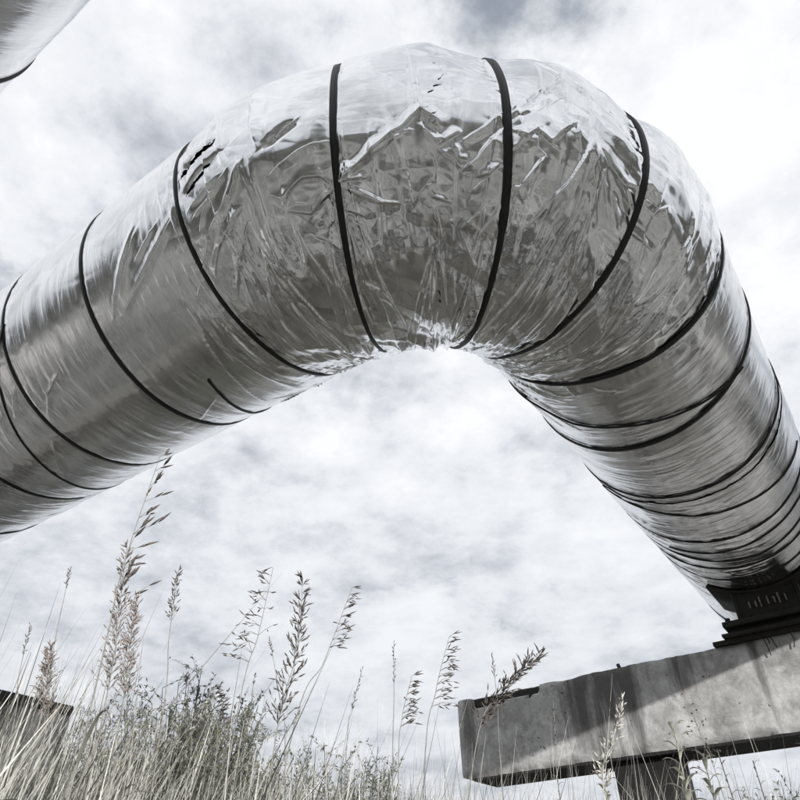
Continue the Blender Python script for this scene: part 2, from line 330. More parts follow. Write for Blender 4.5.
# thin binding wires that wind obliquely: list of (s, degrees), half width
WIRES = [([(-1.72, -20), (-1.831, -44), (-1.905, -66), (-1.971, -89), (-2.03, -110), (-2.10, -140), (-2.16, -180)], 0.0034),
         ([(1.13, -40), (1.075, -62), (0.976, -102), (0.942, -123), (0.863, -140), (0.80, -180)], 0.0032),
         ([(2.09, -20), (2.024, -46), (1.955, -72), (1.905, -95), (1.837, -117), (1.77, -150)], 0.0028),
         ([(-1.008, -88), (-1.06, -106), (-1.112, -125), (-1.15, -150)], 0.0050),
         ([(2.42, -20), (2.363, -44), (2.37, -72), (2.394, -99), (2.40, -130)], 0.0026),
         ([(2.52, -40), (2.55, -80), (2.50, -120), (2.46, -150)], 0.0024)]
CREASES=[
 (5,9,[(-0.505,-0.442),(-0.505,-0.641),(-0.508,-0.864),(-0.513,-1.047),(-0.519,-1.212)]),
 (5,8,[(-0.521,-0.417),(-0.548,-0.541),(-0.574,-0.632)]),
 (4,7,[(-0.542,-0.784),(-0.574,-0.895),(-0.617,-1.011),(-0.656,-1.117)]),
 (4,8,[(-0.547,-0.682),(-0.584,-0.772),(-0.601,-0.804)]),
 (3,6,[(-0.545,-1.013),(-0.559,-1.14),(-0.566,-1.225)]),
 (4,7,[(-0.492,-0.828),(-0.484,-0.981),(-0.468,-1.116)]),
 (5,8,[(-0.454,-0.814),(-0.445,-0.976),(-0.437,-1.101),(-0.426,-1.234),(-0.412,-1.363)]),
 (7,9,[(-0.485,-0.691),(-0.461,-0.743),(-0.454,-0.828),(-0.408,-0.88),(-0.374,-0.831),(-0.347,-0.788)]),
 (6,9,[(-0.455,-0.775),(-0.434,-0.718),(-0.403,-0.682),(-0.368,-0.698),(-0.349,-0.75)]),
 (6,9,[(-0.477,-0.606),(-0.441,-0.566),(-0.402,-0.525),(-0.37,-0.501),(-0.344,-0.495)]),
 (-8,7,[(-0.469,-0.416),(-0.434,-0.34),(-0.402,-0.283)]),
 (6,8,[(-0.341,-0.767),(-0.371,-0.796),(-0.401,-0.861)]),
 (6,8,[(-0.341,-0.755),(-0.314,-0.747),(-0.279,-0.753)]),
 (6,11,[(-0.341,-0.755),(-0.301,-0.838),(-0.26,-0.904),(-0.216,-0.917)]),
 (9,12,[(-0.341,-0.755),(-0.303,-0.704),(-0.271,-0.658),(-0.206,-0.531)]),
 (6,8,[(-0.413,-1.003),(-0.384,-1.061),(-0.362,-1.14)]),
 (5,7,[(-0.334,-0.906),(-0.308,-0.943),(-0.287,-0.977)]),
 (4,6,[(-0.491,-1.054),(-0.472,-1.168),(-0.449,-1.321)]),
 (-5,7,[(-0.389,-0.932),(-0.381,-1.0),(-0.357,-0.953)]),
 (5,6,[(-0.32,-0.974),(-0.304,-1.018),(-0.285,-1.152)]),
 (4,7,[(-0.41,-1.35),(-0.37,-1.33),(-0.319,-1.189)]),
 (5,7,[(-0.338,-1.362),(-0.296,-1.412),(-0.28,-1.434)]),
 (11,9,[(-0.309,-0.705),(-0.264,-0.628),(-0.191,-0.457),(-0.166,-0.391),(-0.139,-0.45),(-0.128,-0.531)]),
 (8,8,[(-0.129,-0.596),(-0.088,-0.514)]),
 (8,8,[(-0.084,-0.565),(-0.044,-0.475),(-0.003,-0.34)]),
 (9,9,[(-0.087,-0.739),(-0.058,-0.673),(-0.011,-0.475)]),
 (7,8,[(-0.061,-0.771),(-0.035,-0.752),(-0.007,-0.681)]),
 (5,9,[(-0.196,-0.724),(-0.194,-0.843),(-0.187,-0.95)]),
 (7,10,[(-0.302,-0.806),(-0.253,-0.899),(-0.205,-0.924)]),
 (5,8,[(-0.149,-0.645),(-0.141,-0.731),(-0.146,-0.849)]),
 (5,8,[(-0.071,-0.867),(-0.039,-0.765)]),
 (-6,6,[(-0.163,-0.436),(-0.132,-0.531)]),
 (6,6,[(-0.16,-0.504),(-0.137,-0.595)]),
 (6,6,[(-0.104,-0.594),(-0.096,-0.668),(-0.075,-0.677)]),
 (6,8,[(-0.187,-0.939),(-0.159,-0.824),(-0.146,-0.896),(-0.106,-0.93)]),
 (6,8,[(-0.133,-0.633),(-0.108,-0.681),(-0.087,-0.751)]),
 (3.5,6,[(-0.156,-1.053),(-0.151,-1.282),(-0.148,-1.592),(-0.128,-1.87)]),
 (3.5,6,[(-0.132,-1.09),(-0.125,-1.352),(-0.107,-1.715)]),
 (6,8,[(-0.151,-0.911),(-0.137,-1.006),(-0.126,-1.127)]),
 (5,7,[(-0.088,-1.088),(-0.056,-1.223),(-0.039,-1.314)]),
 (5,6,[(-0.088,-1.336),(-0.081,-1.47),(-0.069,-1.552)]),
 (-9,8,[(-0.042,-1.343),(-0.05,-1.466),(-0.061,-1.645),(-0.074,-1.837),(-0.076,-2.22)]),
 (5,7,[(-0.02,-1.075),(-0.028,-1.311),(-0.03,-1.415),(0.007,-1.609)]),
 (5,8,[(-0.335,-1.358),(-0.298,-1.405),(-0.271,-1.515)]),
 (7,8,[(0.019,-1.687),(-0.004,-1.848),(-0.061,-2.057)]),
 (6,8,[(-0.381,-1.979),(-0.356,-2.288)]),
 (6,7,[(-0.124,-0.958),(-0.109,-1.029),(-0.087,-0.979)]),
 (6,8,[(-0.084,-1.063),(-0.049,-0.973),(-0.025,-0.896)]),
 (7,8,[(-0.061,-1.036),(-0.034,-1.079),(0.003,-0.91)]),
 (3,8,[(-0.213,-1.045),(-0.21,-1.119)]),
 (3,9,[(-0.292,-1.596),(-0.287,-1.776)]),
 (-7,7,[(0.004,-0.341),(0.048,-0.185),(0.101,0.032),(0.149,0.332)]),
 (-7,7,[(0.004,-0.417),(0.037,-0.334),(0.077,-0.227),(0.124,-0.057)]),
 (9,9,[(0.01,-0.59),(0.055,-0.455),(0.082,-0.502),(0.134,-0.332),(0.148,-0.553)]),
 (8,8,[(0.076,-0.589),(0.054,-0.705),(0.029,-0.828)]),
 (5,6,[(0.073,-0.642),(0.045,-0.857)]),
 (10,9,[(0.17,-0.396),(0.157,-0.529),(0.137,-0.682),(0.103,-0.86),(0.069,-1.016)]),
 (8,10,[(0.165,0.215),(0.174,0.053),(0.171,-0.228),(0.173,-0.394),(0.17,-0.543)]),
 (8,8,[(0.193,-0.429),(0.222,-0.509),(0.265,-0.567),(0.297,-0.535)]),
 (5,6,[(0.199,-0.566),(0.216,-0.656),(0.233,-0.758)]),
 (6,6,[(0.236,-0.66),(0.261,-0.766),(0.284,-0.848)]),
 (6,6,[(0.272,-0.587),(0.29,-0.646),(0.308,-0.691)]),
 (-9,7,[(0.245,0.073),(0.257,-0.102),(0.278,-0.259)]),
 (8,8,[(0.326,-0.578),(0.362,-0.597),(0.397,-0.52)]),
 (4,6,[(0.18,-0.721),(0.205,-0.931)]),
 (4,6,[(0.202,-0.725),(0.225,-0.911)]),
 (6,6,[(0.323,-0.447),(0.346,-0.501),(0.361,-0.522)]),
 (6,6,[(0.18,-0.474),(0.18,-0.588),(0.192,-0.682)]),
 (7,8,[(0.012,-0.455),(0.025,-0.503),(0.039,-0.521)]),
 (6,7,[(0.018,-0.797),(0.041,-0.871)]),
 (5,9,[(0.228,-0.277),(0.261,-0.359),(0.29,-0.375)]),
 (5,8,[(0.059,-0.465),(0.057,-0.562),(0.076,-0.589)]),
 (5,7,[(0.169,-0.991),(0.156,-1.173),(0.159,-1.34),(0.164,-1.537),(0.153,-1.714),(0.142,-1.83)]),
 (5,9,[(0.192,-0.905),(0.204,-1.1),(0.224,-1.25)]),
 (4,6,[(0.252,-1.02),(0.285,-1.211),(0.279,-1.279)]),
 (6,8,[(0.418,-0.589),(0.412,-0.815),(0.416,-1.028),(0.425,-1.187)]),
 (7,7,[(0.514,-0.526),(0.513,-0.787),(0.522,-1.033),(0.505,-1.256),(0.498,-1.471),(0.489,-1.679),(0.482,-1.969),(0.538,-2.525)]),
 (7,7,[(0.474,-0.389),(0.482,-0.57),(0.467,-0.765)]),
 (4,7,[(0.274,-1.264),(0.283,-1.432),(0.289,-1.585)]),
 (5,7,[(0.314,-2.228),(0.399,-2.048),(0.452,-1.814),(0.496,-1.62)]),
 (4,7,[(0.664,-1.969),(0.727,-1.935)]),
 (4,7,[(0.69,-1.776),(0.749,-1.633)]),
 (5,8,[(0.397,-0.838),(0.337,-0.83),(0.318,-0.819)]),
 (5,7,[(0.289,-0.999),(0.342,-0.991)]),
 (5,7,[(0.216,-1.727),(0.23,-1.926),(0.233,-2.071)]),
 (4,9,[(0.094,-1.109),(0.114,-1.219)]),
 (4,6,[(0.522,-0.683),(0.508,-0.882),(0.514,-0.958)]),
 (3,8,[(0.13,-0.97),(0.089,-1.365)]),
 (4,6,[(0.314,-1.586),(0.361,-1.83),(0.346,-1.996)]),
 (5,8,[(-0.531,-0.436),(-0.585,-0.613),(-0.664,-0.783),(-0.799,-1.015)]),
 (4,7,[(-0.545,-0.789),(-0.592,-0.95),(-0.669,-1.151)]),
 (5,7,[(-0.558,-0.419),(-0.615,-0.512),(-0.674,-0.695)]),
 (4,7,[(-0.554,-0.681),(-0.619,-0.814),(-0.7,-0.981)]),
 (5,8,[(-0.497,-0.459),(-0.508,-0.692),(-0.512,-0.969),(-0.526,-1.23)]),
 (4,6,[(-0.545,-1.006),(-0.586,-1.249)]),
 (5,8,[(-0.923,-0.36),(-1.003,-0.536),(-1.096,-0.723)]),
 (4,8,[(-0.787,-0.49),(-0.908,-0.635),(-1.043,-0.775)]),
 (6,9,[(-0.518,0.342),(-0.498,-0.159),(-0.486,-0.421)]),
 (-8,7,[(-0.394,-0.294),(-0.443,-0.373),(-0.477,-0.408)]),
 (6,8,[(-0.577,-0.414),(-0.62,-0.448),(-0.701,-0.506)]),
 (4,8,[(-0.835,-0.435),(-0.974,-0.594)]),
 (-10,9,[(-0.714,-0.215),(-0.634,-0.095),(-0.582,-0.094)]),
 (-9,8,[(-0.704,-0.388),(-0.622,-0.297),(-0.561,-0.248)]),
 (4,6,[(-0.615,-0.512),(-0.681,-0.582)]),
 (3.5,8,[(-1.611,-0.785),(-1.636,-1.031),(-1.708,-1.181)]),
 (3.5,9,[(-1.799,-1.342),(-1.971,-1.72)]),
 (3.5,6,[(-1.766,-0.839),(-1.855,-1.046)]),
 (-2.5,5,[(-1.175,-1.036),(-1.177,-1.364)]),
 (5,8,[(-0.941,-0.339),(-1.058,-0.599),(-1.155,-0.843)]),
 (4.5,8,[(-0.778,-0.495),(-0.93,-0.695),(-1.118,-0.843)]),
 (2.5,7,[(-1.263,-1.894),(-1.061,-1.708)]),
 (3,6,[(-1.52,-0.939),(-1.636,-1.031)]),
]
def fan_folds():
    rg = random.Random(21); out = []
    for s0, t0, e0, e1, n in ((-0.57, -22, -0.78, -0.42, 16), (-0.36, -30, -0.52, -0.20, 9), (0.18, -22, -0.02, 0.34, 15), (0.34, -30, 0.30, 0.62, 10), (-0.14, -60, -0.30, 0.02, 9), (0.50, -30, 0.42, 0.70, 8), (-0.80, -20, -1.02, -0.76, 7)):
        for i in range(n):
            u = (i+rg.uniform(-.3, .3))/(n-1); se = e0+(e1-e0)*u
            a = rg.uniform(0.05, 0.55); b = min(1.0, a+rg.uniform(0.2, 0.55)); te = R_(rg.uniform(-150, -115)); tt = R_(t0)
            pts = []
            for k in (a, (a+b)/2, b):
                pts.append((s0+(se-s0)*k**1.15+rg.uniform(-.008, .008), tt+(te-tt)*k))
            out.append((rg.choice((1, 1, 1, -1))*rg.uniform(2.8, 7.0), rg.uniform(5.0, 8.5), pts))
    # short pleats fanning out of the pinched inner edge
    for i in range(70):
        s0 = rg.uniform(-0.95, 0.95); t0 = R_(rg.uniform(-165, -130)); L = rg.uniform(0.15, 0.6)
        out.append((rg.uniform(2, 5), rg.uniform(4, 7), [(s0, t0), (s0*1.06+rg.uniform(-.02, .02), t0+L*.5), (s0*1.12+rg.uniform(-.05, .05), t0+L)]))
    return out
CREASES += fan_folds()
# tears in the foil: centre line (s, rad), half width
TEARS = [([(-0.714, -0.25), (-0.686, -0.20), (-0.637, -0.166), (-0.606, -0.137), (-0.583, -0.104)], 0.019), ([(-0.700, -0.40), (-0.663, -0.37), (-0.621, -0.326), (-0.585, -0.27)], 0.010), ([(0.243, 0.05), (0.254, -0.09), (0.278, -0.25)], 0.010)]
BULGE = [(0.137, 22, .020, .10), (0.443, 10, .028, .12), (-0.146, 22, .030, .06), (-0.52, 20, .014, .10), (-0.40, 8, -.010, .08), (-0.02, 8, -.010, .06), (0.25, 3, -.012, .06)]

def seg_dist(S, Y, a, b):
    dx, dy = b[0]-a[0], b[1]-a[1]; L = dx*dx+dy*dy+1e-12
    t = np.clip(((S-a[0])*dx+(Y-a[1])*dy)/L, 0, 1)
    return np.hypot(S-a[0]-t*dx, Y-a[1]-t*dy), t, ((S-a[0])*dy-(Y-a[1])*dx)/math.sqrt(L)

def foil_height(s, th):
    """relief of the loosely tied foil, metres; s, th are (n, m) grids"""
    Y = th*RAD; h = np.zeros_like(s)
    bend = sst(0.98, 0.62, np.abs(s+0.02))                      # loose over the elbow, tighter on the straight legs
    inner = sst(R_(-80), R_(-140), th)*sst(R_(-250), R_(-200), th)
    # slack between straps and the pinch under each one
    for a, b, c, w in STRAPS:
        ds = s-(a+b*np.cos(th)+c*np.sin(th)); k = 1.0 if abs(a) < 0.4 else (0.6 if abs(a) < 0.8 else 0.35)
        m = np.abs(ds) < 0.3
        if not m.any(): continue
        d = ds[m]; y = Y[m]
        h[m] += -0.0075*k*np.exp(-(d/0.035)**2)-0.004*k*np.exp(-(d/0.11)**2)
        sd = int(abs(a)*1000)
        pk = vnoise(y/0.022+d*9, d*4+sd, sd)*np.exp(-(np.abs(d)/0.035))+1.5*np.abs(vnoise(y/0.05+d*5, d*3, sd+7))*np.exp(-np.abs(d)/0.07)
        h[m] += 0.0030*k*pk*(1-0.8*np.exp(-(d/(w*1.1))**2))
    for cs, ct, a, w in BULGE:
        h += a*np.exp(-((s-cs)**2+((th-R_(ct))*RAD)**2)/(w*w))
    # large slack, then crumple: dishes meeting in sharp ridges and their negatives
    h += bend*0.007*vnoise(s/0.16, Y/0.2, 11)+0.0025*vnoise(s/0.33, Y/0.25, 12)
    wx = s+0.03*vnoise(s/0.1, Y/0.1, 21); wy = Y+0.03*vnoise(s/0.1, Y/0.1, 22)
    patch = sst(-0.25, 0.35, vnoise(s/0.2, Y/0.25, 31))
    mid = np.exp(-((s+0.12)/0.34)**2)
    fx = s+0.02*vnoise(s/0.2, Y/0.2, 23); fy = Y+0.02*vnoise(s/0.2, Y/0.2, 24)
    h += bend*(0.45+0.55*mid)*0.0150*facets(fx/0.085+0.4*fy/0.085, fy/0.14, 1)
    h += bend*(0.35+0.65*patch)*(0.45+0.55*mid)*0.0036*facets(fx/0.036-0.5*fy/0.036, fy/0.06, 2)
    h += bend*patch*0.0006*facets(fx/0.015+0.3*fy/0.015, fy/0.028, 3)
    h += bend*0.0040*(worley2(wx/0.11, wy/0.16, 1)-worley2(wx/0.12+.4, wy/0.16, 2))
    # foil gathered towards the inside of the elbow: long pleats running round the pipe
    g = np.abs(vnoise(s/0.035+0.8*vnoise(s/0.2, Y/0.3, 41), Y/0.55, 42)); g2 = np.abs(vnoise(s/0.018, Y/0.3, 43))
    h += bend*(inner*0.0075+0.0014)*(0.55-g)+bend*inner*0.0022*(0.4-g2)
    lng = 1-np.abs(vnoise(s/0.05-0.9*th*np.sign(s+0.1)*0.35, Y/0.4, 44))
    h += bend*0.0060*sst(0.70, 1.0, lng)*sst(R_(25), R_(-15), th)
    # straight legs: ripples along the wrap, stronger towards the far supports
    leg = 1-bend
    amp = 0.0006+0.0018*sst(1.2, 2.3, s)*sst(-0.5, 0.4, vnoise(s/0.35, Y/0.5, 51))+0.0012*sst(-1.7, -2.4, s)
    rip = 1-np.abs(vnoise(s/0.032+0.9*vnoise(s/0.25, Y/0.22, 52), Y/0.20, 53))
    h += leg*amp*2.0*sst(0.55, 1.0, rip)
    h += leg*0.0012*vnoise(s/0.05, Y/0.5, 54)+0.0004*vnoise(s/0.014, Y/0.12, 55)
    h += leg*0.0022*sst(0.2, 0.7, vnoise(s/0.3, Y/0.3, 56))*(worley2(wx/0.06, wy/0.12, 7)-worley2(wx/0.07, wy/0.13, 8))
    # drawn folds
    for hh, ww, pts in CREASES:
        w = ww/1000; H = hh/1000*1.45; n = len(pts)-1
        P2 = [(a, b*RAD) for a, b in pts]; best = None
        lo = min(q[0] for q in P2)-6*w; hi = max(q[0] for q in P2)+6*w; l2 = min(q[1] for q in P2)-6*w; h2 = max(q[1] for q in P2)+6*w
        m = (s > lo) & (s < hi) & (Y > l2) & (Y < h2)
        if not m.any(): continue
        hand = 1 if (int(abs(P2[0][0])*1000)+int(abs(P2[0][1])*1000)) % 3 else -1
        S_, Y_ = s[m], Y[m]; wob = 0.0022*vnoise(S_/0.05, Y_/0.05, 61)
        bd = np.full(S_.shape, 9.0); bt = np.zeros_like(bd); bs = np.zeros_like(bd)
        for i in range(n):
            d, t, sd = seg_dist(S_+wob, Y_-wob, P2[i], P2[i+1]); q = d < bd
            bd = np.where(q, d, bd); bt = np.where(q, (i+t)/n, bt); bs = np.where(q, sd, bs)
        end = np.minimum(1, np.minimum(bt*5, (1-bt)*5)*0.85+0.15)
        wf = w*np.where(bs*hand > 0, 0.42, 3.2)                        # a lap fold: one steep flank, one long easy one
        tent = np.maximum(0, 1-bd/wf)
        h[m] += H*end*np.where(bs*hand > 0, tent, tent**1.5)
    for a, b, c, w in STRAPS[:8]:
        ds = s-(a+b*np.cos(th)+c*np.sin(th)); q = np.exp(-(ds/(w*1.2))**4)
        h = h*(1-0.75*q)-0.006*0.75*q
    return h

def foil_sheet(parent, s0, s1, ds, th_step, lift, seed, ragged=(0, 0), ax=AX, tears=(), relief=True):
    svals = np.arange(s0, s1+1e-6, ds) if np.isscalar(ds) else ds
    svals = svals[(svals >= s0) & (svals <= s1)]
    if svals[-1] < s1-1e-4: svals = np.append(svals, s1)
    th = np.concatenate([np.arange(R_(-240), R_(-168), R_(2)), np.arange(R_(-168), R_(42), th_step), np.arange(R_(42), R_(119), R_(2)), [R_(120)]])
    S, T = np.meshgrid(svals, th, indexing='ij')
    Yv = T*RAD
    k0 = ragged[0]*np.exp(-(S-s0)/0.06)*(vnoise(Yv/0.06, Yv*0, seed)+0.6*vnoise(Yv/0.018, Yv*0, seed+1))
    k1 = ragged[1]*np.exp(-(s1-S)/0.06)*(vnoise(Yv/0.06, Yv*0, seed+2)+0.6*vnoise(Yv/0.018, Yv*0, seed+3))
    S = S+k0+k1
    H = foil_height(S, T) if relief else 0.0022*(1-np.abs(vnoise(S/0.03+0.6*vnoise(S/0.2, Yv/0.2, seed+8), Yv/0.25, seed+5)))+0.006*vnoise(S/0.3, Yv/0.3, seed+6)+0.002*(worley2(S/0.07, Yv/0.1, seed)-worley2(S/0.06, Yv/0.12, seed+1))
    edge = np.zeros_like(S)
    if ragged[0]: edge += np.exp(-(S-s0)/0.012)*0.0010*(0.6+vnoise(Yv/0.03, Yv*0, seed+9))
    if ragged[1]: edge += np.exp(-(s1-S)/0.012)*0.0010*(0.6+vnoise(Yv/0.03, Yv*0, seed+10))
    V = pipe_points(S, T, RAD+H+lift+edge, ax).reshape(-1, 3)
    n, m = S.shape; I = np.arange(n*m).reshape(n, m)
    F = np.stack([I[:-1, :-1], I[:-1, 1:], I[1:, 1:], I[1:, :-1]], -1).reshape(-1, 4)
    if tears:
        Sc = (S[:-1, :-1]+S[1:, 1:])/2; Yc = (Yv[:-1, :-1]+Yv[1:, 1:])/2; keep = np.ones(Sc.shape, bool)
        for pts, hw in tears:
            P2 = [(a, b*RAD) for a, b in pts]; nn = len(P2)-1
            for i in range(nn):
                d, t, _ = seg_dist(Sc, Yc, P2[i], P2[i+1]); u = (i+t)/nn
                keep &= d > hw*(1-(2*u-1)**4)*(0.75+0.5*vnoise(Sc/0.012, Yc/0.012, 77))
        F = F[keep.ravel()]
    return mesh_obj('foil_sheet', V, F, FOIL, parent, True, np.stack([S, Yv], -1).reshape(-1, 2))

def strap_mesh(name, parent, sfun, thr, hw, thick, ax=AX, relief=True, closed=True):
    th = np.linspace(thr[0], thr[1], 150 if closed else 60); rows = []
    s = sfun(th)
    if relief:
        hm = np.maximum(foil_height((s-hw*0.8)[:, None], th[:, None])[:, 0], foil_height((s+hw*0.8)[:, None], th[:, None])[:, 0])
        k = np.ones(9)/9; hm = np.convolve(np.pad(hm, 4, mode='edge'), k, 'valid')+0.0036
    else: hm = np.full(len(th), 0.004)
    prof = [(-1, -0.005), (-0.9, thick), (0.9, thick), (1, -0.005)]
    V = np.stack([pipe_points(s+q*hw, th, RAD+hm+e, ax) for q, e in prof], 1)
    n = len(th); I = np.arange(n*4).reshape(n, 4)
    F = np.stack([I[:-1, :-1], I[:-1, 1:], I[1:, 1:], I[1:, :-1]], -1).reshape(-1, 4)
    return mesh_obj(name, V.reshape(-1, 3), F, STRAP, parent, False)

def build_near_pipe():
    root = empty('heating_pipe', loc(0, 0, -RAD))
    tag(root, 'silver foil wrapped elbow pipe with black straps, over the concrete beam', 'pipe', 'foil wrapped heating pipes')
    s_left = np.concatenate([-np.arange(1.7, 2.6, 0.008)[::-1]])
    s_left = np.unique(np.round(np.concatenate([-np.geomspace(2.6, 9, 60), -np.arange(0.85, 2.6, 0.0062), -np.arange(0.12, 0.85, 0.0027), [-0.135]]), 5))
    TS = R_(0.32)
    foil_sheet(root, -9, -0.135, s_left, TS, 0.0024, 3, (0, 0.012), tears=TEARS[:2])
    foil_sheet(root, -0.21, 0.585, 0.0027, TS, 0.0, 4, (0, 0.010), tears=TEARS[2:])
    foil_sheet(root, 0.50, 1.80, 0.0050, R_(0.42), -0.0035, 5, (0, 0))
    s_r = np.unique(np.round(np.concatenate([np.arange(1.74, 3.3, 0.0075), np.geomspace(3.3, 10, 60)]), 5))
    foil_sheet(root, 1.74, 10, s_r, R_(0.6), 0.0005, 6, (0.006, 0))
    # mineral wool core that shows through the tears
    sv_ = np.concatenate([[-8.95], np.linspace(-SB-0.3, SB+0.3, 60), [9.95]]); tv = np.linspace(-math.pi, math.pi, 73)
    S, T = np.meshgrid(sv_, tv, indexing='ij'); V = pipe_points(S, T, np.full(S.shape, RAD-0.035)).reshape(-1, 3)
    n, m = S.shape; I = np.arange(n*m).reshape(n, m); F = np.stack([I[:-1, :-1], I[:-1, 1:], I[1:, 1:], I[1:, :-1]], -1).reshape(-1, 4)
    mesh_obj('insulation', V, F, WOOL, root)
    for a, b, c, w in STRAPS:
        strap_mesh('strap', root, lambda t, a=a, b=b, c=c: a+b*np.cos(t)+c*np.sin(t), (R_(-240), R_(120)), w*0.9, 0.0018)
    for pts, w in WIRES:
        t = np.array([R_(q[1]) for q in pts])[::-1]; sv2 = np.array([q[0] for q in pts])[::-1]
        strap_mesh('binding_wire', root, lambda x, t=t, q=sv2: np.interp(x, t, q), (t[0], t[-1]), w, 0.0025, closed=False)
    return root
build_near_pipe()

def build_far_pipe():
    ax2 = AX-GAP*dR-GAP*dL
    root = empty('heating_pipe', ax2-np.array([0, 0, RAD]))
    tag(root, 'silver foil wrapped twin pipe running overhead beside the elbow pipe', 'pipe', 'foil wrapped heating pipes')
    sl = np.unique(np.round(np.concatenate([-np.geomspace(4.5, 11, 40), np.linspace(-4.5, 4.5, 520), np.geomspace(4.5, 12, 40)]), 4))
    foil_sheet(root, -11, 12, sl, R_(1.5), 0.0, 15, (0, 0), ax2, relief=False)
    for a in (-9.5, -8.2, -7.0, -5.9, -4.9, -3.85, -3.32, -2.6, -1.9, -2.297, -1.2, -0.6, -0.2, 0.2, 0.6, 1.2, 1.9, 2.6, 3.3, 4.1, 5.0, 6.1, 7.3, 8.5):
        strap_mesh('strap', root, lambda t, a=a: a+0.01*np.cos(t), (R_(-240), R_(120)), 0.006, 0.0020, ax2, False)
build_far_pipe()

# ------------------------------------------------------------------ concrete support beams
def beam(name, label, swap, face, end0, end1, depth, seed, notch=None):
    """long axis along the left leg (swap False) or the right leg (swap True); face = where the side towards the bend stands"""
    ZT, ZB = -0.752, -1.25
    root = empty(name, loc(*( ((end0+end1)/2, face+depth/2, ZB) if swap else (face+depth/2, (end0+end1)/2, ZB))))
    tag(root, label, 'beam', 'concrete pipe support beams')
    us = np.linspace(end0, end1, int((end1-end0)/0.02)+1)
    # profile round the beam: (depth fraction, height fraction); front from top to bottom, underside, back, top
    nf, nb = 24, 8
    prof = [(0.0, t) for t in np.linspace(0, 1, nf)]+[(t, 1.0) for t in np.linspace(0, 1, nb)[1:]]+[(1.0, 1-t) for t in np.linspace(0, 1, nf)[1:]]+[(1-t, 0.0) for t in np.linspace(0, 1, nb)[1:-1]]
    V = []; UV = []
    for u in us:
        e = min(u-end0, end1-u)
        for fd, fh in prof:
            d = fd*depth; z = ZT+(ZB-ZT)*fh
            # worn arrises
            cf = 0.016+0.010*float(vnoise(u/0.06, fd*3, seed)); 
            if fd == 0 and fh < 0.05: d += cf*(1-fh/0.05)*0.8
            if fh == 0.0: z += -0.02*max(0, float(vnoise(u/0.22, d/0.15, seed+1))-0.25)-0.004*abs(float(vnoise(u/0.03, d/0.05, seed+2)))
            if fd == 0.0 and fh > 0.94: d += cf*(fh-0.94)/0.06*1.2
            if e < 0.05:
                k = (1-e/0.05)**2; d += (0.5*depth-d)*0.05*k; z += ((ZT+ZB)/2-z)*0.04*k
            if notch and notch[0] < u < notch[1]:
                nh = 0.062+0.012*float(vnoise(u/0.07, 0.3, seed+4)); 
                if fd == 0.0 and (z > ZT-nh): d = 0.055
                elif fh == 0.0 and d < 0.055: d = 0.055
            d += 0.004*float(vnoise(u/0.12, z/0.12, seed+6))
            V.append(loc(u, face+d, z) if swap else loc(face+d, u, z)); UV.append((u, ZT-z))
    n, m = len(us), len(prof); I = np.arange(n*m).reshape(n, m); J = np.roll(I, -1, 1)
    F = np.stack([I[:-1], J[:-1], J[1:], I[1:]], -1).reshape(-1, 4)
    for r in (0, n-1):
        c = len(V); V.append(np.mean([V[i] for i in I[r]], axis=0)); UV.append((us[r], 0.25))
        t = np.stack([I[r], J[r], np.full(m, c), np.full(m, c)], -1); F = np.concatenate([F, t if r else t[:, [1, 0, 2, 3]]])
    tri = np.concatenate([F[:, [0, 1, 2]], F[:, [0, 2, 3]]]); tri = tri[(tri[:, 0] != tri[:, 2]) & (tri[:, 1] != tri[:, 2])]
    o = mesh_obj('beam_body', np.array(V), tri, CONC, root, True, np.array(UV))
    try:
        o.data.set_sharp_from_angle(angle=R_(40))
    except Exception: pass
    return root
rb_ = beam('concrete_beam', 'grey concrete beam with sooty streaks under the steel saddle of the elbow pipe', False, 3.27, -3.1, 2.165, 0.36, 101, (1.53, 2.05))
inset = block('steel_inset', (3.318, 1.52, -0.822), (3.36, 2.06, -0.757), STEEL, rb_, 0.003, 0.002, 1)
def rod(name, pts, rad, mat, parent, k=8):
    mb = MB(); mb.tube([loc(*q) for q in pts], rad, k); return mb.build(name, mat, parent)
rod('rebar_stub', [(3.35, 0.985, -0.77), (3.35, 0.985, -0.735), (3.348, 0.99, -0.712)], 0.012, STEEL, rb_)
block('soffit_shade', (3.285, -3.0, -1.268), (3.615, 2.09, -1.2525), BITU_SHADE, rb_, 0.003, 0.001, 3)  # thin black plate added to paint the shade under the beam
lb_ = beam('concrete_beam', 'pale concrete beam behind the tall grass with a dark capped top edge', True, 4.376, -3.1, 1.70, 0.36, 202)
block('steel_cap', (-3.0, 4.356, -0.80), (1.69, 4.60, -0.742), STEEL, lb_, 0.004, 0.002, 2)
block('soffit_shade', (-3.0, 4.39, -1.268), (1.64, 4.72, -1.2525), BITU_SHADE, lb_, 0.003, 0.001, 4)  # added black plate again, painted shade beneath the pale beam
def pillar(name, label, c, half, seed):
    root = empty(name, (*loc(c[0], c[1], 0)[:2], 0.0))
    tag(root, label, 'pillar', 'pillars under the support beams')
    block('shaft', (c[0]-half[0], c[1]-half[1], -2.70), (c[0]+half[0], c[1]+half[1], -1.2705), BITU_SHADE, root, 0.015, 0.004, seed)
pillar('pillar', 'dark tarred pillar under the streaked concrete beam', (3.47, 0.96), (0.13, 0.19), 5)
pillar('pillar', 'dark tarred pillar under the twin pipe end of the streaked beam', (3.47, -2.3), (0.14, 0.22), 6)
pillar('pillar', 'dark tarred pillar under the pale beam behind the grass', (0.5, 4.57), (0.22, 0.14), 7)
pillar('pillar', 'dark tarred pillar at the twin pipe end of the pale beam', (-2.3, 4.57), (0.22, 0.14), 8)

